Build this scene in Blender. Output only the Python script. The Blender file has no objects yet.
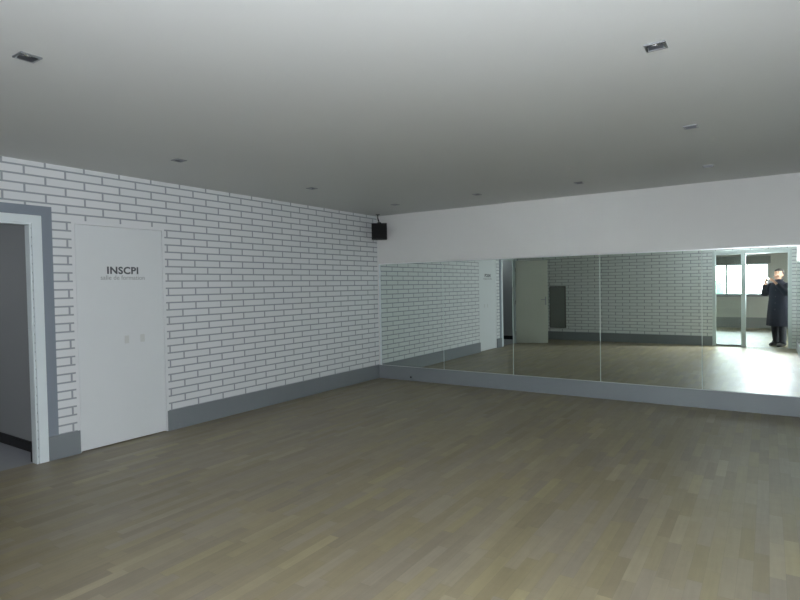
import bpy, bmesh, math, random
from mathutils import Vector, Matrix
PI = math.pi
random.seed(4)
SC = bpy.context.scene
COL = SC.collection
H = 2.555            # ceiling height
RX = 5.65            # right wall
PY = -7.0            # room face of the rear partition
BY = -12.6           # window wall of the room behind

# ------------------------------------------------------------------ materials
def new_mat(name):
    m = bpy.data.materials.new(name); m.use_nodes = True
    nt = m.node_tree; b = nt.nodes['Principled BSDF']
    return m, nt, b
def srgb(r, g, b):
    f = lambda c: (c/255/12.92 if c/255 <= .04045 else ((c/255+.055)/1.055)**2.4)
    return (f(r), f(g), f(b), 1)
def plain(name, col, rough=.5, metal=0, noise=.04, scale=30, bump=0, spec=.5):
    m, nt, b = new_mat(name)
    n = nt.nodes.new('ShaderNodeTexNoise'); n.inputs['Scale'].default_value = scale; n.inputs['Detail'].default_value = 4
    tc = nt.nodes.new('ShaderNodeTexCoord'); nt.links.new(tc.outputs['Object'], n.inputs['Vector'])
    mx = nt.nodes.new('ShaderNodeMix'); mx.data_type = 'RGBA'
    c = col
    mx.inputs[6].default_value = tuple(x*(1-noise) for x in c[:3])+(1,)
    mx.inputs[7].default_value = tuple(min(1, x*(1+noise)) for x in c[:3])+(1,)
    nt.links.new(n.outputs['Fac'], mx.inputs[0]); nt.links.new(mx.outputs[2], b.inputs['Base Color'])
    b.inputs['Roughness'].default_value = rough; b.inputs['Metallic'].default_value = metal
    b.inputs['Specular IOR Level'].default_value = spec
    if bump:
        bp = nt.nodes.new('ShaderNodeBump'); bp.inputs['Strength'].default_value = bump; bp.inputs['Distance'].default_value = .002
        nt.links.new(n.outputs['Fac'], bp.inputs['Height']); nt.links.new(bp.outputs['Normal'], b.inputs['Normal'])
    return m
def emit(name, col, s):
    m, nt, b = new_mat(name)
    b.inputs['Base Color'].default_value = col
    b.inputs['Emission Color'].default_value = col; b.inputs['Emission Strength'].default_value = s
    return m

class NG:
    """tiny math-node writer"""
    def __init__(s, nt): s.nt = nt
    def m(s, op, a, b=None, c=None):
        n = s.nt.nodes.new('ShaderNodeMath'); n.operation = op
        for i, v in enumerate((a, b, c)):
            if v is None: continue
            if isinstance(v, (int, float)): n.inputs[i].default_value = v
            else: s.nt.links.new(v, n.inputs[i])
        return n.outputs[0]

WHITE = srgb(224, 226, 229)
def brick_mat(name, axis, u0, mask=None, horiz_w=.0145, vert_w=.017):
    m, nt, b = new_mat(name); g = NG(nt)
    tc = nt.nodes.new('ShaderNodeTexCoord'); sp = nt.nodes.new('ShaderNodeSeparateXYZ')
    nt.links.new(tc.outputs['Object'], sp.inputs[0])
    u = sp.outputs[axis]; z = sp.outputs[2]
    L, h = .326, .0743
    row = g.m('DIVIDE', g.m('SUBTRACT', z, .2065), h)
    r = g.m('FLOOR', row)
    par = g.m('MULTIPLY', g.m('FLOORED_MODULO', r, 2), .5)
    uu = g.m('ADD', g.m('DIVIDE', g.m('SUBTRACT', u, u0), L), par)
    dz = g.m('ABSOLUTE', g.m('SUBTRACT', g.m('FRACT', g.m('ADD', row, .5)), .5))
    du = g.m('ABSOLUTE', g.m('SUBTRACT', g.m('FRACT', g.m('ADD', uu, .5)), .5))
    a = g.m('LESS_THAN', dz, horiz_w/2/h); c = g.m('LESS_THAN', du, vert_w/2/L)
    line = g.m('MAXIMUM', a, c)
    if mask:
        y0, y1, z1 = mask
        ins = g.m('MULTIPLY', g.m('MULTIPLY', g.m('GREATER_THAN', u, y0), g.m('LESS_THAN', u, y1)), g.m('LESS_THAN', z, z1))
        line = g.m('MULTIPLY', line, g.m('SUBTRACT', 1, ins))
    # slight variation from brick to brick
    cell = nt.nodes.new('ShaderNodeCombineXYZ')
    nt.links.new(g.m('FLOOR', uu), cell.inputs[0]); nt.links.new(r, cell.inputs[1])
    wn = nt.nodes.new('ShaderNodeTexWhiteNoise'); wn.noise_dimensions = '3D'; nt.links.new(cell.outputs[0], wn.inputs['Vector'])
    v = nt.nodes.new('ShaderNodeMix'); v.data_type = 'RGBA'
    v.inputs[6].default_value = srgb(221, 224, 225); v.inputs[7].default_value = srgb(226, 228, 229)
    nt.links.new(wn.outputs['Value'], v.inputs[0])
    mx = nt.nodes.new('ShaderNodeMix'); mx.data_type = 'RGBA'
    nt.links.new(line, mx.inputs[0]); nt.links.new(v.outputs[2], mx.inputs[6]); mx.inputs[7].default_value = srgb(158, 164, 168)
    nt.links.new(mx.outputs[2], b.inputs['Base Color'])
    b.inputs['Roughness'].default_value = .6; b.inputs['Specular IOR Level'].default_value = .3
    bp = nt.nodes.new('ShaderNodeBump'); bp.inputs['Strength'].default_value = .25; bp.inputs['Distance'].default_value = .002; bp.invert = True
    nt.links.new(line, bp.inputs['Height']); nt.links.new(bp.outputs['Normal'], b.inputs['Normal'])
    return m

def parquet_mat():
    m, nt, b = new_mat('oak_strip_parquet'); g = NG(nt)
    tc = nt.nodes.new('ShaderNodeTexCoord'); sp = nt.nodes.new('ShaderNodeSeparateXYZ')
    nt.links.new(tc.outputs['Object'], sp.inputs[0])
    W, L = .067, .43
    row = g.m('FLOOR', g.m('DIVIDE', sp.outputs[0], W))
    w1 = nt.nodes.new('ShaderNodeTexWhiteNoise'); w1.noise_dimensions = '1D'; nt.links.new(row, w1.inputs['W'])
    yy = g.m('ADD', g.m('DIVIDE', sp.outputs[1], L), g.m('MULTIPLY', w1.outputs['Value'], 7.3))
    cell = g.m('FLOOR', yy)
    cb = nt.nodes.new('ShaderNodeCombineXYZ'); nt.links.new(row, cb.inputs[0]); nt.links.new(cell, cb.inputs[1])
    w2 = nt.nodes.new('ShaderNodeTexWhiteNoise'); w2.noise_dimensions = '3D'; nt.links.new(cb.outputs[0], w2.inputs['Vector'])
    ramp = nt.nodes.new('ShaderNodeValToRGB'); e = ramp.color_ramp.elements
    e[0].position = 0; e[0].color = srgb(128, 118, 95)
    e[1].position = 1; e[1].color = srgb(154, 143, 113)
    for p, c in ((.25, (135, 125, 101)), (.55, (138, 128, 104)), (.85, (142, 132, 106)), (.95, (147, 137, 109))):
        x = e.new(p); x.color = srgb(*c)
    nt.links.new(w2.outputs['Value'], ramp.inputs[0])
    # grain stretched along each strip
    mp = nt.nodes.new('ShaderNodeCombineXYZ')
    nt.links.new(g.m('MULTIPLY', sp.outputs[0], 55), mp.inputs[0]); nt.links.new(g.m('MULTIPLY', sp.outputs[1], 3.2), mp.inputs[1])
    nt.links.new(g.m('MULTIPLY', w2.outputs['Value'], 40), mp.inputs[2])
    gr = nt.nodes.new('ShaderNodeTexNoise'); gr.inputs['Scale'].default_value = 1; gr.inputs['Detail'].default_value = 5
    nt.links.new(mp.outputs[0], gr.inputs['Vector'])
    wear = nt.nodes.new('ShaderNodeTexNoise'); wear.inputs['Scale'].default_value = 1.1; wear.inputs['Detail'].default_value = 3
    nt.links.new(tc.outputs['Object'], wear.inputs['Vector'])
    val = g.m('ADD', g.m('ADD', g.m('MULTIPLY', gr.outputs['Fac'], .30), g.m('MULTIPLY', wear.outputs['Fac'], .16)), .77)
    # fine joints between strips
    fx = g.m('ABSOLUTE', g.m('SUBTRACT', g.m('FRACT', g.m('ADD', g.m('DIVIDE', sp.outputs[0], W), .5)), .5))
    fy = g.m('ABSOLUTE', g.m('SUBTRACT', g.m('FRACT', g.m('ADD', yy, .5)), .5))
    j = g.m('MAXIMUM', g.m('LESS_THAN', fx, .010), g.m('LESS_THAN', fy, .0022))
    val = g.m('MULTIPLY', val, g.m('SUBTRACT', 1, g.m('MULTIPLY', j, .22)))
    # small mottling and dark pores
    mo = nt.nodes.new('ShaderNodeTexNoise'); mo.inputs['Scale'].default_value = 9; mo.inputs['Detail'].default_value = 6; mo.inputs['Roughness'].default_value = .65
    nt.links.new(tc.outputs['Object'], mo.inputs['Vector'])
    val = g.m('MULTIPLY', val, g.m('ADD', g.m('MULTIPLY', mo.outputs['Fac'], .30), .85))
    w3 = nt.nodes.new('ShaderNodeTexWhiteNoise'); w3.noise_dimensions = '4D'; nt.links.new(cb.outputs[0], w3.inputs['Vector']); w3.inputs['W'].default_value = 3.7
    hs = nt.nodes.new('ShaderNodeHueSaturation')
    nt.links.new(g.m('ADD', g.m('MULTIPLY', w3.outputs['Value'], .014), .490), hs.inputs['Hue'])
    nt.links.new(g.m('ADD', g.m('MULTIPLY', w3.outputs['Value'], .34), .80), hs.inputs['Saturation']); nt.links.new(ramp.outputs[0], hs.inputs['Color']); nt.links.new(val, hs.inputs['Value'])
    nt.links.new(hs.outputs[0], b.inputs['Base Color'])
    rr = g.m('ADD', g.m('MULTIPLY', wear.outputs['Fac'], .14), .40)
    nt.links.new(rr, b.inputs['Roughness'])
    b.inputs['Specular IOR Level'].default_value = 1.0
    bp = nt.nodes.new('ShaderNodeBump'); bp.inputs['Strength'].default_value = .12; bp.inputs['Distance'].default_value = .001
    nt.links.new(gr.outputs['Fac'], bp.inputs['Height']); nt.links.new(bp.outputs['Normal'], b.inputs['Normal'])
    return m

def glass_mat(name, tint):
    m = bpy.data.materials.new(name); m.use_nodes = True; nt = m.node_tree
    nt.nodes.remove(nt.nodes['Principled BSDF'])
    out = nt.nodes['Material Output']
    t = nt.nodes.new('ShaderNodeBsdfTransparent'); t.inputs[0].default_value = tint
    gl = nt.nodes.new('ShaderNodeBsdfGlossy'); gl.inputs['Roughness'].default_value = 0.0
    fr = nt.nodes.new('ShaderNodeFresnel'); fr.inputs['IOR'].default_value = 1.45
    mx = nt.nodes.new('ShaderNodeMixShader')
    nt.links.new(fr.outputs[0], mx.inputs[0]); nt.links.new(t.outputs[0], mx.inputs[1]); nt.links.new(gl.outputs[0], mx.inputs[2])
    nt.links.new(mx.outputs[0], out.inputs['Surface'])
    return m
def mirror_mat():
    m, nt, b = new_mat('mirror_silver')
    b.inputs['Metallic'].default_value = 1; b.inputs['Roughness'].default_value = 0.0
    n = nt.nodes.new('ShaderNodeTexNoise'); n.inputs['Scale'].default_value = .8
    r = nt.nodes.new('ShaderNodeMix'); r.data_type = 'RGBA'
    r.inputs[6].default_value = (.755, .825, .785, 1); r.inputs[7].default_value = (.77, .835, .80, 1)
    nt.links.new(n.outputs['Fac'], r.inputs[0]); nt.links.new(r.outputs[2], b.inputs['Base Color'])
    return m

M = dict(
    brick_left=brick_mat('painted_brick_left', 1, -3.036, (-4.630, -3.718, 2.088)),
    brick_rear=brick_mat('painted_brick_rear', 0, .11),
    parquet=parquet_mat(),
    white_wall=plain('white_wall_paint', srgb(224, 224, 222), .7, 0, .01, 6),
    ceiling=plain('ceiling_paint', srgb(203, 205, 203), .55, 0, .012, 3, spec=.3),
    door=plain('white_door_paint', srgb(222, 226, 227), .45, 0, .012, 5),
    leaf=plain('pale_door_paint', srgb(205, 207, 198), .5, 0, .012, 5),
    frame=plain('gloss_white_frame', srgb(222, 231, 233), .35, 0, .01, 8),
    grey=plain('grey_blue_paint', srgb(133, 142, 152), .5, 0, .03, 9),
    greyskirt=plain('grey_skirting_paint', srgb(128, 134, 138), .45, 0, .03, 7),
    black=plain('matt_black', srgb(26, 26, 28), .55),
    darkgrey=plain('dark_grey_panel', srgb(128, 132, 130), .5),
    cabinet=plain('black_speaker_cabinet', srgb(22, 23, 24), .6, 0, .1, 90, .3),
    grille=plain('black_grille_cloth', srgb(15, 16, 16), .8, 0, .3, 400, .5),
    metal=plain('brushed_steel', srgb(165, 168, 172), .32, 1, .08, 120),
    chrome=plain('chrome', (.86, .87, .9, 1), .08, 1, .02),
    alu=plain('pale_aluminium', srgb(205, 214, 214), .35, 0, .02),
    trimalu=plain('polished_aluminium', (.93, .94, .95, 1), .28, 1, .01),
    letter=plain('dark_grey_lettering', srgb(84, 88, 92), .6),
    letter2=plain('pale_grey_lettering', srgb(160, 163, 164), .6),
    plate=plain('cream_plate', srgb(209, 212, 209), .5),
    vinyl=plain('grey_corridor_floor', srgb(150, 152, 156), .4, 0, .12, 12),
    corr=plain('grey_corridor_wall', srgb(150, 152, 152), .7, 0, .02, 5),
    beige=plain('beige_wall', srgb(150, 148, 140), .7, 0, .02, 5),
    darkband=plain('dark_band', srgb(96, 97, 93), .6),
    mirror=mirror_mat(),
    mirror_edge=plain('mirror_glass_edge', srgb(205, 222, 216), .2, 0, .02),
    glass=glass_mat('clear_glass', (.93, .96, .95, 1)),
    lampglass=plain('lamp_reflector', (.9, .9, .92, 1), .12, 1, .05, 200),
    coat=plain('navy_coat_cloth', srgb(10, 13, 27), .9, 0, .15, 60, .1),
    trousers=plain('black_trouser_cloth', srgb(20, 20, 27), .85, 0, .15, 60),
    shoe=plain('black_leather', srgb(15, 15, 17), .35),
    skin=plain('skin', srgb(190, 145, 120), .55),
    hair=plain('dark_hair', srgb(38, 30, 26), .6, 0, .3, 150),
    leafg=plain('tree_foliage', srgb(66, 104, 78), .8, 0, .35, 4),
    bark=plain('tree_bark', srgb(90, 75, 62), .9),
    ground=plain('pale_ground', srgb(170, 172, 165), .9, 0, .08, .4),
    flash=emit('camera_flash_tube', (1, .98, .95, 1), 60),
)

# ------------------------------------------------------------------ mesh helpers
class MB:
    def __init__(s): s.bm = bmesh.new()
    def box(s, x0, x1, y0, y1, z0, z1, bev=0, mat=0):
        r = bmesh.ops.create_cube(s.bm, size=1)
        vs = r['verts']
        for v in vs:
            v.co = Vector(((x0+x1)/2+v.co.x*(x1-x0), (y0+y1)/2+v.co.y*(y1-y0), (z0+z1)/2+v.co.z*(z1-z0)))
        fs = list({f for v in vs for f in v.link_faces})
        for f in fs: f.material_index = mat
        if bev:
            es = list({e for v in vs for e in v.link_edges})
            r = bmesh.ops.bevel(s.bm, geom=es, offset=bev, segments=2, profile=.5, affect='EDGES')
            for f in r['faces']: f.material_index = mat
        return s
    def cyl(s, p, q, r0, r1=None, n=24, mat=0, caps=True):
        r1 = r0 if r1 is None else r1
        p, q = Vector(p), Vector(q); d = q-p
        rot = d.to_track_quat('Z', 'Y').to_matrix().to_4x4()
        k = bmesh.ops.create_cone(s.bm, cap_ends=caps, segments=n, radius1=r0, radius2=r1, depth=d.length,
                                  matrix=Matrix.Translation((p+q)/2) @ rot)
        for f in {f for v in k['verts'] for f in v.link_faces}:
            f.smooth = len(f.verts) == 4; f.material_index = mat
        return s
    def sphere(s, c, r, sc=(1, 1, 1), mat=0, n=20):
        k = bmesh.ops.create_uvsphere(s.bm, u_segments=n, v_segments=n//2+2, radius=r,
                                      matrix=Matrix.Translation(c) @ Matrix.Diagonal((*sc, 1)))
        for f in {f for v in k['verts'] for f in v.link_faces}: f.smooth = True; f.material_index = mat
        return s
    def loft(s, rings, n=24, caps=True):
        """rings: (centre, u-vector, v-vector) ellipses"""
        prev = None; first = None
        for c, u, v in rings:
            c, u, v = Vector(c), Vector(u), Vector(v)
            cur = [s.bm.verts.new(c+u*math.cos(2*PI*i/n)+v*math.sin(2*PI*i/n)) for i in range(n)]
            if prev:
                for i in range(n):
                    f = s.bm.faces.new((prev[i], prev[(i+1) % n], cur[(i+1) % n], cur[i])); f.smooth = True
            else: first = cur
            prev = cur
        if caps:
            s.bm.faces.new(first[::-1]); s.bm.faces.new(prev)
        return s
    def tube(s, pts, rad, n=16):
        pts = [Vector(p) for p in pts]; rings = []
        up = Vector((0, 0, 1))
        for i, p in enumerate(pts):
            t = (pts[min(i+1, len(pts)-1)]-pts[max(i-1, 0)]).normalized()
            a = t.cross(up if abs(t.z) < .95 else Vector((0, 1, 0))).normalized(); b_ = a.cross(t).normalized()
            r = rad[i] if isinstance(rad, (list, tuple)) else rad
            rings.append((p, a*r, -b_*r))
        return s.loft(rings, n)
    def build(s, name, mats, parent=None, loc=None, rot=None):
        bmesh.ops.recalc_face_normals(s.bm, faces=s.bm.faces[:])
        me = bpy.data.meshes.new(name); s.bm.to_mesh(me); s.bm.free()
        for m in (mats if isinstance(mats, (list, tuple)) else [mats]): me.materials.append(m)
        o = bpy.data.objects.new(name, me); COL.objects.link(o)
        if parent: o.parent = parent
        if loc: o.location = loc
        if rot: o.rotation_euler = rot
        return o
def tag(o, label=None, cat=None, group=None, kind=None):
    if label: o['label'] = label
    if cat: o['category'] = cat
    if group: o['group'] = group
    if kind: o['kind'] = kind
    return o
def thing(name, label, cat, loc=(0, 0, 0), rz=0, group=None, rot=None):
    o = bpy.data.objects.new(name, None); COL.objects.link(o); o.empty_display_size = .1
    o.location = loc; o.rotation_euler = rot or (0, 0, rz)
    return tag(o, label, cat, group)
def struct(o, label=None, cat=None): return tag(o, label, cat, None, 'structure')
def copy_tree(o, parent=None):
    c = o.copy(); COL.objects.link(c)
    if parent: c.parent = parent
    for ch in list(o.children): copy_tree(ch, c)
    return c

# ------------------------------------------------------------------ shell
struct(MB().box(-.06, 6.5, BY-.2, .1, -.12, 0).build('floor', M['parquet']), 'grey brown oak strip parquet floor', 'floor')
# doorway in the left wall
DY0, DY1, DZ = -5.74, -4.972, 2.018         # clear opening
D1Y0, D1Y1, D1Z = -4.603, -3.745, 2.058     # closed door
w = MB()
T = .07
w.box(-T, 0, PY-.12, DY0-.02, 0, H)
w.box(-T, 0, DY0-.02, DY1+.02, DZ+.02, H)
w.box(-T, 0, DY1+.02, D1Y0, 0, H)
w.box(-T, 0, D1Y0, D1Y1, D1Z, H)
w.box(-T, 0, D1Y1, .1, 0, H)
struct(w.build('wall_left', M['brick_left']), 'white wall painted with grey brick joints', 'wall')
struct(MB().box(0, RX+.12, 0, .12, 0, H).build('wall_far', M['white_wall']), 'plain white wall behind and above the mirrors', 'wall')
wr = struct(MB().box(RX, RX+.12, PY, 0, 0, H).build('wall_right', M['white_wall']), 'white right wall with mirrors on its lower part', 'wall')
mc = MB()
for i in range(6):
    mc.box(RX-.006, RX, -1.12*(i+1)+.002, -1.12*i-.002, .21, 1.797)
mc.build('mirror_cladding', M['mirror'], wr)
w = MB()
w.box(0, 4.12, PY-.12, PY, 0, H)
w.box(4.12, RX, PY-.12, PY, 2.105, H)
w.box(5.57, RX+.12, PY-.12, PY, 0, 2.105)
struct(w.build('wall_rear', M['brick_rear']), 'white rear wall with painted grey brick joints', 'wall')

# ceiling with square cut-outs for the recessed lights
LP = [(4.716, -4.275), (2.262, -5.905), (4.695, -2.64), (.975, -4.205), (.928, -2.50), (2.19, -.925), (3.417, -.91), (4.674, -1.0), (.943, -.87)]
hs = .040
xs = sorted({0-.12, RX+.12} | {round(x+d, 4) for x, y in LP for d in (-hs, hs)})
ys = sorted({PY-.12, .12} | {round(y+d, 4) for x, y in LP for d in (-hs, hs)})
c = MB(); vg = {}
def gv(x, y, z):
    k = (round(x, 4), round(y, 4), z)
    if k not in vg: vg[k] = c.bm.verts.new((x, y, z))
    return vg[k]
for i in range(len(xs)-1):
    for j in range(len(ys)-1):
        mx_, my_ = (xs[i]+xs[i+1])/2, (ys[j]+ys[j+1])/2
        if any(abs(mx_-x) < hs and abs(my_-y) < hs for x, y in LP): continue
        for z, rev in ((H, True), (H+.10, False)):
            q = [gv(xs[i], ys[j], z), gv(xs[i+1], ys[j], z), gv(xs[i+1], ys[j+1], z), gv(xs[i], ys[j+1], z)]
            c.bm.faces.new(q[::-1] if rev else q)
for x, y in LP:
    cs = [(x-hs, y-hs), (x+hs, y-hs), (x+hs, y+hs), (x-hs, y+hs)]
    for a in range(4):
        p, q = cs[a], cs[(a+1) % 4]
        c.bm.faces.new((gv(*p, H), gv(*q, H), gv(*q, H+.10), gv(*p, H+.10)))
struct(c.build('ceiling', M['ceiling']), 'smooth off white ceiling with recessed lights', 'ceiling')

# skirting
def skirt(name, boxes, m=None):
    k = MB()
    for b in boxes: k.box(*b, bev=.0015)
    return struct(k.build(name, m or M['greyskirt']), 'grey blue painted skirting board', 'skirting')
skirt('baseboard_left', [(0, .014, -3.735, -.014, 0, .207), (0, .014, -4.876, -4.612, 0, .207), (0, .014, PY, DY0-.097, 0, .207)])
bf = skirt('baseboard_far', [(0, RX, -.014, 0, 0, .207)])
skirt('baseboard_right', [(RX-.014, RX, PY, -.014, 0, .207)])
skirt('baseboard_rear', [(.014, 4.118, PY, PY+.014, 0, .207)])

# ------------------------------------------------------------------ mirrors on the far wall
ED = [.062, 1.182, 2.262, 3.410, 4.530, 5.643]
MLAB = ['tall wall mirror reflecting only brick wall, first from the corner under the speaker',
        'wall mirror reflecting the closed lettered door, second from the corner',
        'wall mirror reflecting the open pale door and the dark upright panel',
        'wall mirror reflecting plain brick wall and floor, fourth from the corner',
        'rightmost wall mirror reflecting the glass doors, bright window and photographer']
for i in range(5):
    a, b = ED[i]+.0015, ED[i+1]-.0015
    k = MB()
    y0, y1, z0, z1 = -.009, -.002, .211, 1.794
    bw = .003
    # bright face, narrow ground edge, green glass sides
    f = [k.bm.verts.new(p) for p in ((a+bw, y0, z0+bw), (b-bw, y0, z0+bw), (b-bw, y0, z1-bw), (a+bw, y0, z1-bw))]
    o_ = [k.bm.verts.new(p) for p in ((a, y0+.002, z0), (b, y0+.002, z0), (b, y0+.002, z1), (a, y0+.002, z1))]
    r_ = [k.bm.verts.new(p) for p in ((a, y1, z0), (b, y1, z0), (b, y1, z1), (a, y1, z1))]
    k.bm.faces.new(f).material_index = 0
    for q in range(4):
        n_ = (q+1) % 4
        k.bm.faces.new((f[q], f[n_], o_[n_], o_[q])).material_index = 1
        k.bm.faces.new((o_[q], o_[n_], r_[n_], r_[q])).material_index = 1
    k.bm.faces.new(r_[::-1]).material_index = 1
    mo = k.build('wall_mirror', [M['mirror'], M['mirror_edge']])
    tag(mo, MLAB[i], 'mirror', 'wall mirrors side by side on the far wall')
struct(MB().box(.030, .058, -.012, 0, .208, 1.797, .002).build('trim_1', M['frame']), 'narrow white upright strip beside the first mirror', 'trim')
struct(MB().box(.03, RX, -.012, 0, 1.7955, 1.806, .0035).build('trim_2', M['trimalu']), 'thin white strip along the top of the mirrors', 'trim')

# ------------------------------------------------------------------ closed lettered door
FONT = bpy.data.fonts.get('Bfont') 
def text_mesh(name, s, size, off, width, mat, parent, origin, space=1.0):
    cu = bpy.data.curves.new(name, 'FONT'); cu.body = s; cu.size = size; cu.offset = off; cu.extrude = .0006
    cu.align_x = 'LEFT'; cu.space_character = space; cu.resolution_u = 6
    t = bpy.data.objects.new(name+'_tmp', cu); COL.objects.link(t)
    bpy.context.view_layer.update()
    dg = bpy.context.evaluated_depsgraph_get()
    me = bpy.data.meshes.new_from_object(t.evaluated_get(dg))
    bpy.data.objects.remove(t); bpy.data.curves.remove(cu)
    x0 = min(v.co.x for v in me.vertices); x1 = max(v.co.x for v in me.vertices)
    k = width/(x1-x0)
    for v in me.vertices:                       # text x -> room +y, text y -> room z, depth -> +x
        x, y, z = v.co
        v.co = (origin[0]+z, origin[1]+(x-x0)*k, origin[2]+y)
    me.materials.clear(); me.materials.append(mat); me.name = name
    o = bpy.data.objects.new(name, me); COL.objects.link(o); o.parent = parent
    return o
d1 = MB().box(-.045, -.003, D1Y0+.004, D1Y1-.004, .010, D1Z-.004, .0015).build('door_1', M['door'])
struct(d1, 'flush white door lettered INSCPI in the brick painted wall', 'door')
text_mesh('lettering', 'INSCPI', .093, .0030, .308, M['letter'], d1, (-.0024, -4.318, 1.615), 1.08)['label'] = 'bold dark grey capitals INSCPI'
text_mesh('lettering', 'salle de formation', .060, .0, .435, M['letter2'], d1, (-.0024, -4.380, 1.558), 1.02)['label'] = 'small pale grey words salle de formation'
for y in (-4.146, -3.985):
    MB().box(-.004, -.0010, y-.022, y+.022, .945, 1.02, .0006).build('blanking_plate', M['plate'], d1)
MB().box(-.069, -.0455, D1Y0-.0, D1Y1+.0, 0, D1Z).build('shade_backing', M['black'], d1)  # black sheet behind the leaf, stands in for shade in its gaps

# ------------------------------------------------------------------ open doorway with leaf
d2 = MB()
for y0, y1, s in ((DY1, DY1+.075, 1), (DY0-.075, DY0, -1)):
    d2.box(0, .016, y0+(.020 if s > 0 else -.02), y1+(.02 if s > 0 else -.020), 0, DZ+.082, .003)   # architrave
    d2.box(-T-.002, -.006, *((DY1, DY1+.02) if s > 0 else (DY0-.02, DY0)), 0, DZ+.02, .001)        # jamb
    d2.box(-.0065, .012, *((DY1, DY1+.013) if s > 0 else (DY0-.013, DY0)), 0, DZ+.012, .002)       # jamb bead
d2.box(0, .0162, DY0-.0945, DY1+.0945, DZ+.014, DZ+.082, .003)
d2.box(-T-.002, .004, DY0-.0195, DY1+.0195, DZ, DZ+.02, .001)
d2 = struct(d2.build('door_2', M['frame']), 'white framed doorway edged with grey paint, its leaf swung open', 'door')
k = MB()
k.box(0, .004, DY1+.0955, DY1+.182, .209, DZ+.166)
k.box(0, .004, DY0-.182, DY0-.0955, .209, DZ+.166)
k.box(0, .0041, DY0-.096, DY1+.096, DZ+.083, DZ+.166)
k.build('painted_surround', M['grey'], d2)['label'] = 'grey painted band around the white frame'
hx, hy = .02, DY0+.005
ang = math.atan2(-6.035-hy, .70-hx)
lf = MB().box(0, .755, -.02, .02, .012, 2.012, .002).build('leaf', M['leaf'], d2, (hx, hy, 0), (0, 0, ang))
lf['label'] = 'pale leaf swung open into the room'
h_ = MB()
for s in (1, -1):
    h_.box(.690, .720, s*.0205-.003, s*.0205+.003, .93, 1.13, .002)
    h_.cyl((.705, s*.02, 1.06), (.705, s*.065, 1.06), .009)
    h_.box(.59, .712, s*.058-.007, s*.058+.007, 1.050, 1.070, .005)
h_.build('handle', M['metal'], lf)['label'] = 'dark metal lever handle'
for z in (.25, 1.0, 1.8):
    MB().cyl((-.006, .014, z-.05), (-.006, .014, z+.05), .008).build('hinge', M['metal'], lf)

# corridor beyond the doorway
CX = -1.75
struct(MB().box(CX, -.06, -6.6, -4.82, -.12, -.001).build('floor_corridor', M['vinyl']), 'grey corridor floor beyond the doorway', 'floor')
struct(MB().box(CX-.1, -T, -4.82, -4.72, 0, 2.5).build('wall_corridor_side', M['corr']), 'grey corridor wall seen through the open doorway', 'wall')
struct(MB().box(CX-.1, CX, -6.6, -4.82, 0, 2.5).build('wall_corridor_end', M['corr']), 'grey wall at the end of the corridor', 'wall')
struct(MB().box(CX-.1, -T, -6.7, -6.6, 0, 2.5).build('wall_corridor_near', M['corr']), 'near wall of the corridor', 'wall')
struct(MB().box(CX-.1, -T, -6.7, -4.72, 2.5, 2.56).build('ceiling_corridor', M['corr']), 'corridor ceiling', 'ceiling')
k = MB(); k.box(CX, -T-.001, -4.835, -4.82, 0, .095, .001); k.box(CX, CX+.015, -6.6, -4.836, 0, .095, .001); k.box(CX+.016, -T, -6.6, -6.585, 0, .095, .001)
struct(k.build('baseboard_corridor', M['black']), 'black corridor skirting', 'skirting')
k = MB(); k.box(-T-.05, -T, -4.965, -4.837, 0, .11, .001)
struct(k.build('baseboard_jamb', M['black']), 'short black skirting block behind the white door frame', 'skirting')

# ------------------------------------------------------------------ glass doors in the rear wall
d3 = MB()
Y0, Y1 = PY-.075, PY+.0
d3.box(4.122, 4.190, Y0, Y1, 0, 2.10, .003)
d3.box(4.667, 4.755, Y0-.02, Y1-.004, 0, 2.03, .003)
d3.box(5.502, 5.568, Y0, Y1, 0, 2.10, .003)
d3.box(4.190, 5.502, Y0, Y1, 2.01, 2.10, .003)
d3 = struct(d3.build('door_3', M['alu']), 'pale framed glass sliding doors, right side open', 'door')
k = MB(); k.box(4.19, 4.667, Y0+.02, Y1-.02, .0, .04, .002); k.box(4.755, 5.502, Y0+.02, Y1-.02, 0, .006, .001)
k.build('bottom_track', M['metal'], d3)
MB().box(4.188, 4.669, PY-.042, PY-.036, .038, 2.012).build('glass_pane', M['glass'], d3)

# ------------------------------------------------------------------ dark panel on the rear wall
t = thing('wall_panel', 'dark grey upright rectangular panel on the brick wall beside the open door', 'panel', (.65, PY, .84))
MB().box(-.205, .213, 0, .03, -.535, .535, .004).build('surround', M['darkband'], t)
MB().box(-.185, .185, .0305, .036, -.515, .515, .002).build('face', M['darkgrey'], t)

# ------------------------------------------------------------------ room behind the glass doors
wo = MB()
W0, W1, Z0, Z1 = .9, 5.16, .995, 1.93
wo.box(-.12, W0, BY-.15, BY, 0, H); wo.box(W1, 6.5, BY-.15, BY, 0, H)
wo.box(W0, W1, BY-.15, BY, 0, Z0); wo.box(W0, W1, BY-.15, BY, Z1, H)
struct(wo.build('wall_window', M['beige']), 'beige wall under the window of the room behind', 'wall')
struct(MB().box(-.12, 0, BY, PY-.12, 0, H).build('wall_back_room_left', M['white_wall']), 'left wall of the room behind', 'wall')
struct(MB().box(6.4, 6.5, BY, PY-.12, 0, H).build('wall_back_room_right', M['white_wall']), 'right wall of the room behind', 'wall')
struct(MB().box(-.12, 6.5, BY-.15, PY-.12, H, H+.1).build('ceiling_back_room', M['ceiling']), 'ceiling of the room behind', 'ceiling')
struct(MB().box(0, 6.4, BY, BY+.02, 0, .32, .002).build('baseboard_back_room', M['darkband']), 'dark skirting band under the window', 'skirting')
k = MB().box(W0-.1, W1+.06, BY, BY+.13, 1.935, 2.15, .004).build('trim_3', M['darkband'])
struct(k, 'dark roller shutter box above the window', 'shutter box')
wn = MB()
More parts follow.
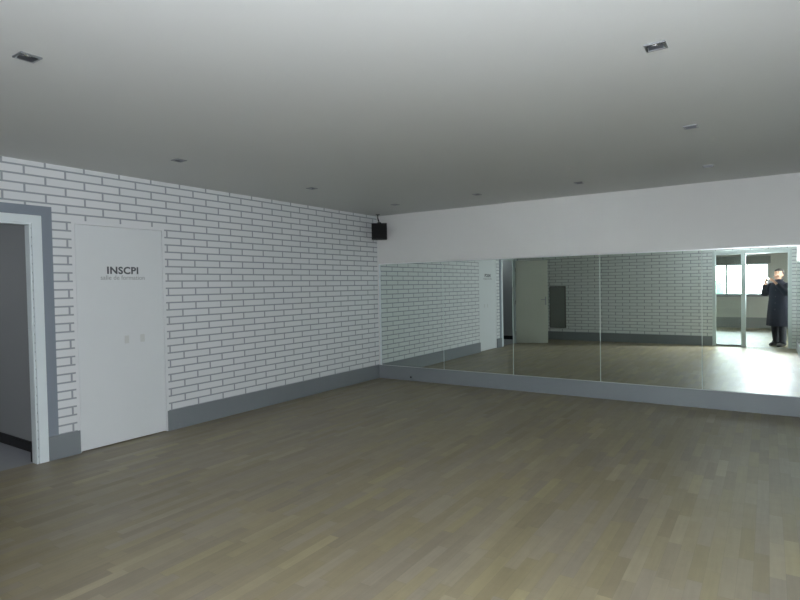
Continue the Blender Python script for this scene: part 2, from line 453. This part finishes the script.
for x in (W0, 2.0, 3.03, 4.093, W1):
    wn.box(x-.028 if x > W0 else x, x+.028 if x < W1 else x, BY-.09, BY-.04, Z0, Z1, .002)
wn.box(W0, W1, BY-.09, BY-.04, Z0, Z0+.05, .002); wn.box(W0, W1, BY-.09, BY-.04, Z1-.04, Z1, .002)
wn = struct(wn.build('window_1', M['metal']), 'long window with thin dark mullions in the room behind', 'window')
MB().box(W0, W1, BY-.067, BY-.063, Z0, Z1).build('pane', M['glass'], wn)
MB().box(W0-.05, W1+.05, BY-.04, BY+.10, Z0-.045, Z0-.001, .003).build('sill', M['darkband'], wn)

# outside
struct(MB().box(-90, 90, -160, BY-1, -7.2, -7).build('ground', M['ground']), 'pale ground outside the window', 'ground')
def tree(x, y, h, r, seed, label):
    rd = random.Random(seed)
    t = thing('tree', label, 'tree', (x, y, -7), 0, 'trees outside the window')
    MB().tube([(0, 0, 0), (.1, 0, h*.3), (0, .1, h*.62)], [.28, .22, .14], 10).build('trunk', M['bark'], t)
    k = MB()
    for i in range(12):
        a = rd.uniform(0, 2*PI); rr = rd.uniform(0, r*.6)
        n0 = len(k.bm.verts)
        k.sphere((rr*math.cos(a), rr*math.sin(a), h*.72+rd.uniform(-.22, .25)*h), r*rd.uniform(.38, .6), (1, 1, .85), n=14)
    for v in k.bm.verts: v.co += Vector((rd.uniform(-1, 1), rd.uniform(-1, 1), rd.uniform(-1, 1)))*.16
    k.build('crown', M['leafg'], t)
tree(-4.0, -44, 8.0, 2.6, 1, 'green tree outside, leftmost of those showing through the window')
tree(-8.5, -50, 8.4, 3.0, 2, 'green tree outside, hidden mostly behind the left glass door post')
tree(0.5, -52, 7.8, 2.6, 3, 'green tree low outside beside the thin window mullion')

# ------------------------------------------------------------------ recessed ceiling lights
def make_light():
    t = thing('ceiling_light', '', 'ceiling light')
    k = MB(); o = .046; i_ = .034
    k.box(-o, o, -o, -i_, -.007, .002, .0015); k.box(-o, o, i_, o, -.007, .002, .0015)
    k.box(-o, -i_, -i_, i_, -.007, .002, .0015); k.box(i_, o, -i_, i_, -.007, .002, .0015)
    k.build('frame', M['metal'], t)
    k = MB()
    for b in ((-hs+.002, hs-.002, -hs+.002, -hs+.004), (-hs+.002, hs-.002, hs-.004, hs-.002), (-hs+.002, -hs+.004, -hs+.002, hs-.002), (hs-.004, hs-.002, -hs+.002, hs-.002)):
        k.box(*b, .0, .085)
    k.box(-hs+.002, hs-.002, -hs+.002, hs-.002, .083, .087)
    k.build('housing', M['metal'], t)
    bulb = MB().cyl((0, 0, .012), (0, 0, .045), .027, .012, 28, caps=False)
    bulb.cyl((0, 0, .045), (0, 0, .055), .012, .012, 16)
    bulb.cyl((0, 0, .008), (0, 0, .0125), .029, .029, 28, caps=False)
    bulb = bulb.build('reflector', M['lampglass'], t)
    MB().sphere((0, 0, .018), .006, (1, 1, 1.6)).build('capsule', M['chrome'], bulb)
    return t
LL = ['recessed square ceiling light at upper right, largest on that side',
      'recessed square ceiling light at the upper left edge of the photo',
      'recessed square ceiling light at right, between the largest one and the far wall',
      'small recessed ceiling light above the lettered white door',
      'small recessed ceiling light between the lettered door and the corner speaker',
      'small recessed ceiling light near the far wall, second from the corner speaker',
      'small recessed ceiling light near the far wall, third from the corner speaker',
      'faint small recessed ceiling light near the far wall, farthest right',
      'faint small recessed ceiling light just beside the corner speaker']
l0 = make_light()
for i, (x, y) in enumerate(LP):
    o = l0 if i == 0 else copy_tree(l0)
    o.location = (x, y, H); tag(o, LL[i], 'ceiling light', 'recessed square ceiling lights')

# ------------------------------------------------------------------ corner loudspeaker
sx, sy = .20, -.21
dirv = Vector((5.154-sx, -7.144-sy, 0)).normalized()
rz = math.atan2(dirv.y, dirv.x)+PI/2           # local -y faces the room
t = thing('wall_speaker', 'black box loudspeaker hanging in the ceiling corner above the mirrors', 'speaker', (sx, sy, 2.165), rz)
k = MB().box(-.117, .117, -.08, .08, 0, .245, .006).build('cabinet', M['cabinet'], t)
MB().box(-.109, .109, -.088, -.0805, .008, .237, .003).build('grille', M['grille'], t)
b_ = MB()
b_.box(-.03, .03, -.03, .03, .245, .262, .002)
b_.cyl((0, 0, .26), (-.02, .06, .33), .010)
b_.cyl((-.02, .06, .325), (-.02, .06, H-2.165-.004), .008)
b_.box(-.05, .01, .03, .09, H-2.165-.006, H-2.165-.0005, .001)
b_.build('bracket', M['black'], t)

# cable outlet on the far skirting
t = thing('cable_outlet', 'tiny grey cable outlet on the grey skirting under the first mirror', 'outlet', (.60, -.014, .06))
MB().box(-.035, .035, -.008, 0, -.03, .03, .003).build('plate', M['greyskirt'], t)
MB().cyl((.008, -.0165, -.004), (.008, -.007, -.004), .014, .014, 20).build('plug', M['black'], t)

# ------------------------------------------------------------------ photographer seen in the mirror
CAM = Vector((5.154, -7.144, 1.45))
fw = Vector((-.552, .833, 0)).normalized()
head = math.atan2(fw.y, fw.x)-PI/2             # local +y looks along fw
base = CAM-fw*.36; base.z = 0
P = thing('person', 'person in a dark knee length coat holding up a camera, reflected between the glass doors', 'person', base, head)
def skin_mesh(name, verts, edges, mat, parent, root=0, sub=2):
    me = bpy.data.meshes.new(name); me.from_pydata([v[:3] for v in verts], edges, [])
    o = bpy.data.objects.new(name, me); COL.objects.link(o)
    m = o.modifiers.new('Skin', 'SKIN'); m.use_smooth_shade = True; m.branch_smoothing = .3
    for i, v in enumerate(verts):
        sv = me.skin_vertices[0].data[i]
        r = v[3]; sv.radius = r if isinstance(r, tuple) else (r, r); sv.use_root = (i == root)
    s = o.modifiers.new('Sub', 'SUBSURF'); s.levels = s.render_levels = sub
    bpy.context.view_layer.update()
    dg = bpy.context.evaluated_depsgraph_get()
    m2 = bpy.data.meshes.new_from_object(o.evaluated_get(dg)); m2.name = name
    bpy.data.objects.remove(o)
    m2.materials.clear(); m2.materials.append(mat)
    for p in m2.polygons: p.use_smooth = True
    q = bpy.data.objects.new(name, m2); COL.objects.link(q); q.parent = parent
    return q
def fuse(name, bm, voxel, mat, parent, smooth=6):
    """weld overlapping shapes of one bmesh into one continuous skin"""
    me = bpy.data.meshes.new(name); bm.to_mesh(me); bm.free()
    o = bpy.data.objects.new(name, me); COL.objects.link(o)
    rm = o.modifiers.new('Remesh', 'REMESH'); rm.mode = 'VOXEL'; rm.voxel_size = voxel
    sm = o.modifiers.new('Smooth', 'SMOOTH'); sm.iterations = smooth; sm.factor = .5
    bpy.context.view_layer.update()
    m2 = bpy.data.meshes.new_from_object(o.evaluated_get(bpy.context.evaluated_depsgraph_get())); m2.name = name
    bpy.data.objects.remove(o)
    m2.materials.clear(); m2.materials.append(mat)
    for p in m2.polygons: p.use_smooth = True; p.material_index = 0
    q = bpy.data.objects.new(name, m2); COL.objects.link(q); q.parent = parent
    return q
V = []; E_ = []
def add(p, r, par=None):
    V.append((*p, r)); i = len(V)-1
    if par is not None: E_.append((par, i))
    return i
pel = add((0, 0, .90), (.13, .10))
wst = add((0, 0, 1.06), (.115, .09), pel)
chs = add((0, 0, 1.24), (.14, .10), wst)
nkb = add((0, .0, 1.375), .062, chs)
nk = add((0, .010, 1.43), .052, nkb)
hd = add((0, .015, 1.50), .052, nk)
for s in (-1, 1):
    hp = add((s*.09, 0, .84), .085, pel)
    kn = add((s*.10, .02+.03*s, .47), .056, hp)
    an = add((s*.105, -.02+.06*s, .09), .036, kn)
    add((s*.115, .10+.06*s, .045), .034, an)
    sh = add((s*.17, 0, 1.335), .056, chs)
    el = add((s*.245, .10, 1.12), .042, sh)
    wr_ = add((s*.105, .275, 1.375), .027, el)
    pm = add((s*.080, .315, 1.425), (.020, .030), wr_)
    # four bent fingers on the front of the camera, thumb behind it
    for q, (dz, ln) in enumerate(((.030, .026), (.012, .030), (-.006, .028), (-.022, .022))):
        k1 = add((s*.074, .338, 1.438+dz), .0082, pm)
        k2 = add((s*.060, .356, 1.440+dz), .0078, k1)
        add((s*(.060-ln), .357, 1.441+dz), .0068, k2)
    t1 = add((s*.066, .305, 1.440), .010, pm); add((s*.040, .306, 1.452), .009, t1)
raw = skin_mesh('body', V, E_, M['skin'], P)
k = MB(); k.bm.from_mesh(raw.data); bpy.data.objects.remove(raw)
# head: skull, face, jaw, nose, lips, brow, cheeks and ears
k.sphere((0, .005, 1.580), .100, (.80, .98, .92), n=32)
k.sphere((0, .035, 1.530), .080, (.82, .86, 1.02), n=32)
k.sphere((0, .062, 1.478), .040, (1.15, .95, .80), n=20)
k.tube([(0, .100, 1.558), (0, .112, 1.535), (0, .124, 1.515), (0, .112, 1.508)], [.009, .011, .014, .010], 12)
k.sphere((0, .116, 1.512), .012, (1.5, .8, .7), n=14)
k.sphere((0, .098, 1.490), .017, (1.5, .55, .34), n=14); k.sphere((0, .097, 1.481), .015, (1.4, .55, .38), n=14)
for s in (-1, 1):
    k.sphere((s*.030, .089, 1.5625), .016, (1.5, .62, .42), n=14); k.sphere((s*.030, .087, 1.5395), .014, (1.4, .5, .32), n=14)
    k.sphere((s*.042, .070, 1.522), .026, (1, .9, 1), n=14)
    k.sphere((s*.083, .008, 1.535), .030, (.32, .65, 1.05), n=16)
fuse('body', k.bm, .0042, M['skin'], P, 4)
for s in (-1, 1):
    e_ = MB().sphere((s*.030, .0868, 1.5495), .0112, n=16).build('eye', M['frame'], P)
    MB().sphere((s*.0295, .0960, 1.5485), .0058, (1, .45, .9), n=10).build('iris', M['black'], e_)
k = MB().sphere((0, .000, 1.588), .106, (.84, 1.0, .92), n=40)
bmesh.ops.delete(k.bm, geom=[v for v in k.bm.verts if (v.co.y > .030 and v.co.z < 1.628) or (v.co.y > -.02 and v.co.z < 1.560) or v.co.z < 1.50], context='VERTS')
hr = k.build('hair', M['hair'], P)
so = hr.modifiers.new('Solidify', 'SOLIDIFY'); so.thickness = .012; so.offset = -1
# coat: body and sleeves in one cloth surface, with collar and buttons
def ell(z, a, b, cy=0, cx=0): return ((cx, cy, z), (a, 0, 0), (0, b, 0))
ct = MB().loft([ell(.44, .243, .190, .0), ell(.52, .241, .185), ell(.65, .236, .172), ell(.85, .222, .156), ell(1.0, .206, .143),
                ell(1.12, .198, .136), ell(1.23, .198, .134), ell(1.30, .190, .124), ell(1.35, .160, .106), ell(1.385, .120, .088), ell(1.41, .082, .074), ell(1.425, .070, .066, .004)], 48)
for v in ct.bm.verts:      # soft folds towards the hem
    a = math.atan2(v.co.y, v.co.x); f_ = max(0, (1.05-v.co.z))/.6
    v.co.x *= 1+.050*f_*math.sin(7*a); v.co.y *= 1+.050*f_*math.sin(7*a+1)
for s in (-1, 1):
    ct.sphere((s*.165, 0, 1.318), .070, (1, .95, .85), n=20)
    ct.tube([(s*.150, 0, 1.325), (s*.190, .020, 1.275), (s*.222, .055, 1.200), (s*.248, .095, 1.130), (s*.240, .125, 1.135), (s*.205, .170, 1.205), (s*.160, .222, 1.290), (s*.122, .262, 1.352)],
            [.072, .074, .068, .062, .060, .055, .049, .043], 20)
ct = fuse('coat', ct.bm, .009, M['coat'], P, 5)
cr = MB()
for z0, z1, r0, r1 in ((1.405, 1.455, .078, .070),):
    cr.loft([((0, .004, z0), (r0, 0, 0), (0, r0*.98, 0)), ((0, .002, z1), (r1+.004, 0, 0), (0, r1, 0)), ((0, .002, z1), (r1-.006, 0, 0), (0, r1-.009, 0)), ((0, .004, z0), (r0-.010, 0, 0), (0, r0-.012, 0))], 32, False)
cr.build('collar', M['coat'], ct)
for z, y in ((1.22, .136), (1.08, .141), (.94, .150), (.80, .162)):
    MB().cyl((.012, y-.004, z), (.012, y+.006, z), .012, .011, 16).build('button', M['black'], ct)
for s in (-1, 1):
    k = MB().tube([(s*.08, 0, .93), (s*.09, 0, .80), (s*.10, .02+.03*s, .47), (s*.105, -.015+.06*s, .12), (s*.107, .004+.06*s, .060)], [.10, .10, .078, .068, .078], 24)
    k.build('trouser_leg', M['trousers'], P)
    k = MB().loft([((s*.108, -.085+.06*s, .045), (.025, 0, 0), (0, 0, .040)), ((s*.108, -.060+.06*s, .052), (.038, 0, 0), (0, 0, .052)),
                   ((s*.109, 0+.06*s, .056), (.042, 0, 0), (0, 0, .056)), ((s*.112, .06+.06*s, .046), (.047, 0, 0), (0, 0, .046)),
                   ((s*.116, .12+.06*s, .040), (.049, 0, 0), (0, 0, .040)), ((s*.118, .165+.06*s, .030), (.036, 0, 0), (0, 0, .030)),
                   ((s*.118, .185+.06*s, .020), (.014, 0, 0), (0, 0, .014))], 24)
    k.build('shoe', M['shoe'], P)
# the camera being held
K = thing('compact_camera', 'small dark camera with lit flash held up by the photographer in the mirror', 'camera', base, head)
MB().box(-.050, .050, .318, .348, 1.418, 1.480, .004).build('camera_body', M['black'], K)
MB().cyl((0, .347, 1.445), (0, .356, 1.445), .021, .019, 28).build('lens', M['metal'], K)
MB().box(-.012, .014, .3475, .3495, 1.4655, 1.4755, .0005).build('flash', M['flash'], K)

# ------------------------------------------------------------------ light
wd = bpy.data.worlds.new('World'); SC.world = wd; wd.use_nodes = True
nt = wd.node_tree; bg = nt.nodes['Background']
SKY = 29.0
g = NG(nt)
tcw = nt.nodes.new('ShaderNodeTexCoord'); spw = nt.nodes.new('ShaderNodeSeparateXYZ'); nt.links.new(tcw.outputs['Generated'], spw.inputs[0])
rw = nt.nodes.new('ShaderNodeValToRGB'); rw.color_ramp.elements[0].color = (.95, .98, 1, 1); rw.color_ramp.elements[1].color = (.70, .84, 1, 1)
nt.links.new(spw.outputs[2], rw.inputs[0]); nt.links.new(rw.outputs[0], bg.inputs[0]); bg.inputs[1].default_value = SKY
pt = bpy.data.lights.new('window_portal', 'AREA'); pt.shape = 'RECTANGLE'; pt.size = W1-W0; pt.size_y = Z1-Z0
po = bpy.data.objects.new('window_portal', pt); COL.objects.link(po)
po.location = ((W0+W1)/2, BY-.11, (Z0+Z1)/2); po.rotation_euler = (PI/2, 0, 0)   # faces the room (+y)
pt.cycles.is_portal = True
# area light's -Z must point to +y
po.rotation_euler = (-PI/2, 0, PI) if False else (PI/2, 0, PI)
po.rotation_euler = Vector((0, 1, 0)).to_track_quat('-Z', 'Y').to_euler()

fl = bpy.data.lights.new('camera_flash', 'SPOT'); fl.spot_size = math.radians(158); fl.spot_blend = .35; fl.shadow_soft_size = .010
fl.energy = 395; fl.color = (.955, 1.0, 1.085)
fo = bpy.data.objects.new('camera_flash', fl); COL.objects.link(fo)
fo.location = CAM+Vector((0, 0, .045))-fw*.004
fo.rotation_euler = (fw+Vector((0, 0, .10))).to_track_quat('-Z', 'Y').to_euler()
fl.cycles.use_multiple_importance_sampling = False

cl = bpy.data.lights.new('corridor_fill', 'AREA'); cl.shape = 'RECTANGLE'; cl.size = .6; cl.size_y = .15  # added fill light without a fixture, brightens the corridor
cl.energy = 7; cl.color = (.94, 1, 1.06)
clo = bpy.data.objects.new('corridor_fill', cl); COL.objects.link(clo); clo.location = (-1.0, -6.2, 2.49)
# ------------------------------------------------------------------ camera
cam = bpy.data.cameras.new('camera'); co = bpy.data.objects.new('camera', cam); COL.objects.link(co)
cam.sensor_width = 36; cam.lens = 36*555.34/800; cam.clip_start = .02; cam.clip_end = 400
cx, cy_, _ = (0, 0, 0)
import itertools
def ray(px, py):
    return Vector((px-400, -(py-300), -555.34)).normalized()
n = ray(768, 279.5); l = -ray(-438, 301); l = (l-n*l.dot(n)).normalized(); u = l.cross(n)
Rm = Matrix((l, n, u)).to_4x4()
co.matrix_world = Matrix.Translation(CAM) @ Rm
SC.camera = co

# ------------------------------------------------------------------ render look
SC.view_settings.view_transform = 'Standard'; SC.view_settings.look = 'None'
SC.view_settings.gamma = 1; SC.view_settings.use_curve_mapping = False
SC.view_settings.exposure = 0.0
cy = SC.cycles
cy.use_denoising = True
try: cy.denoiser = 'OPENIMAGEDENOISE'
except Exception: pass
cy.max_bounces = 14; cy.diffuse_bounces = 6; cy.glossy_bounces = 6; cy.transparent_max_bounces = 12
cy.sample_clamp_indirect = 0; cy.blur_glossy = .3
cy.caustics_reflective = True
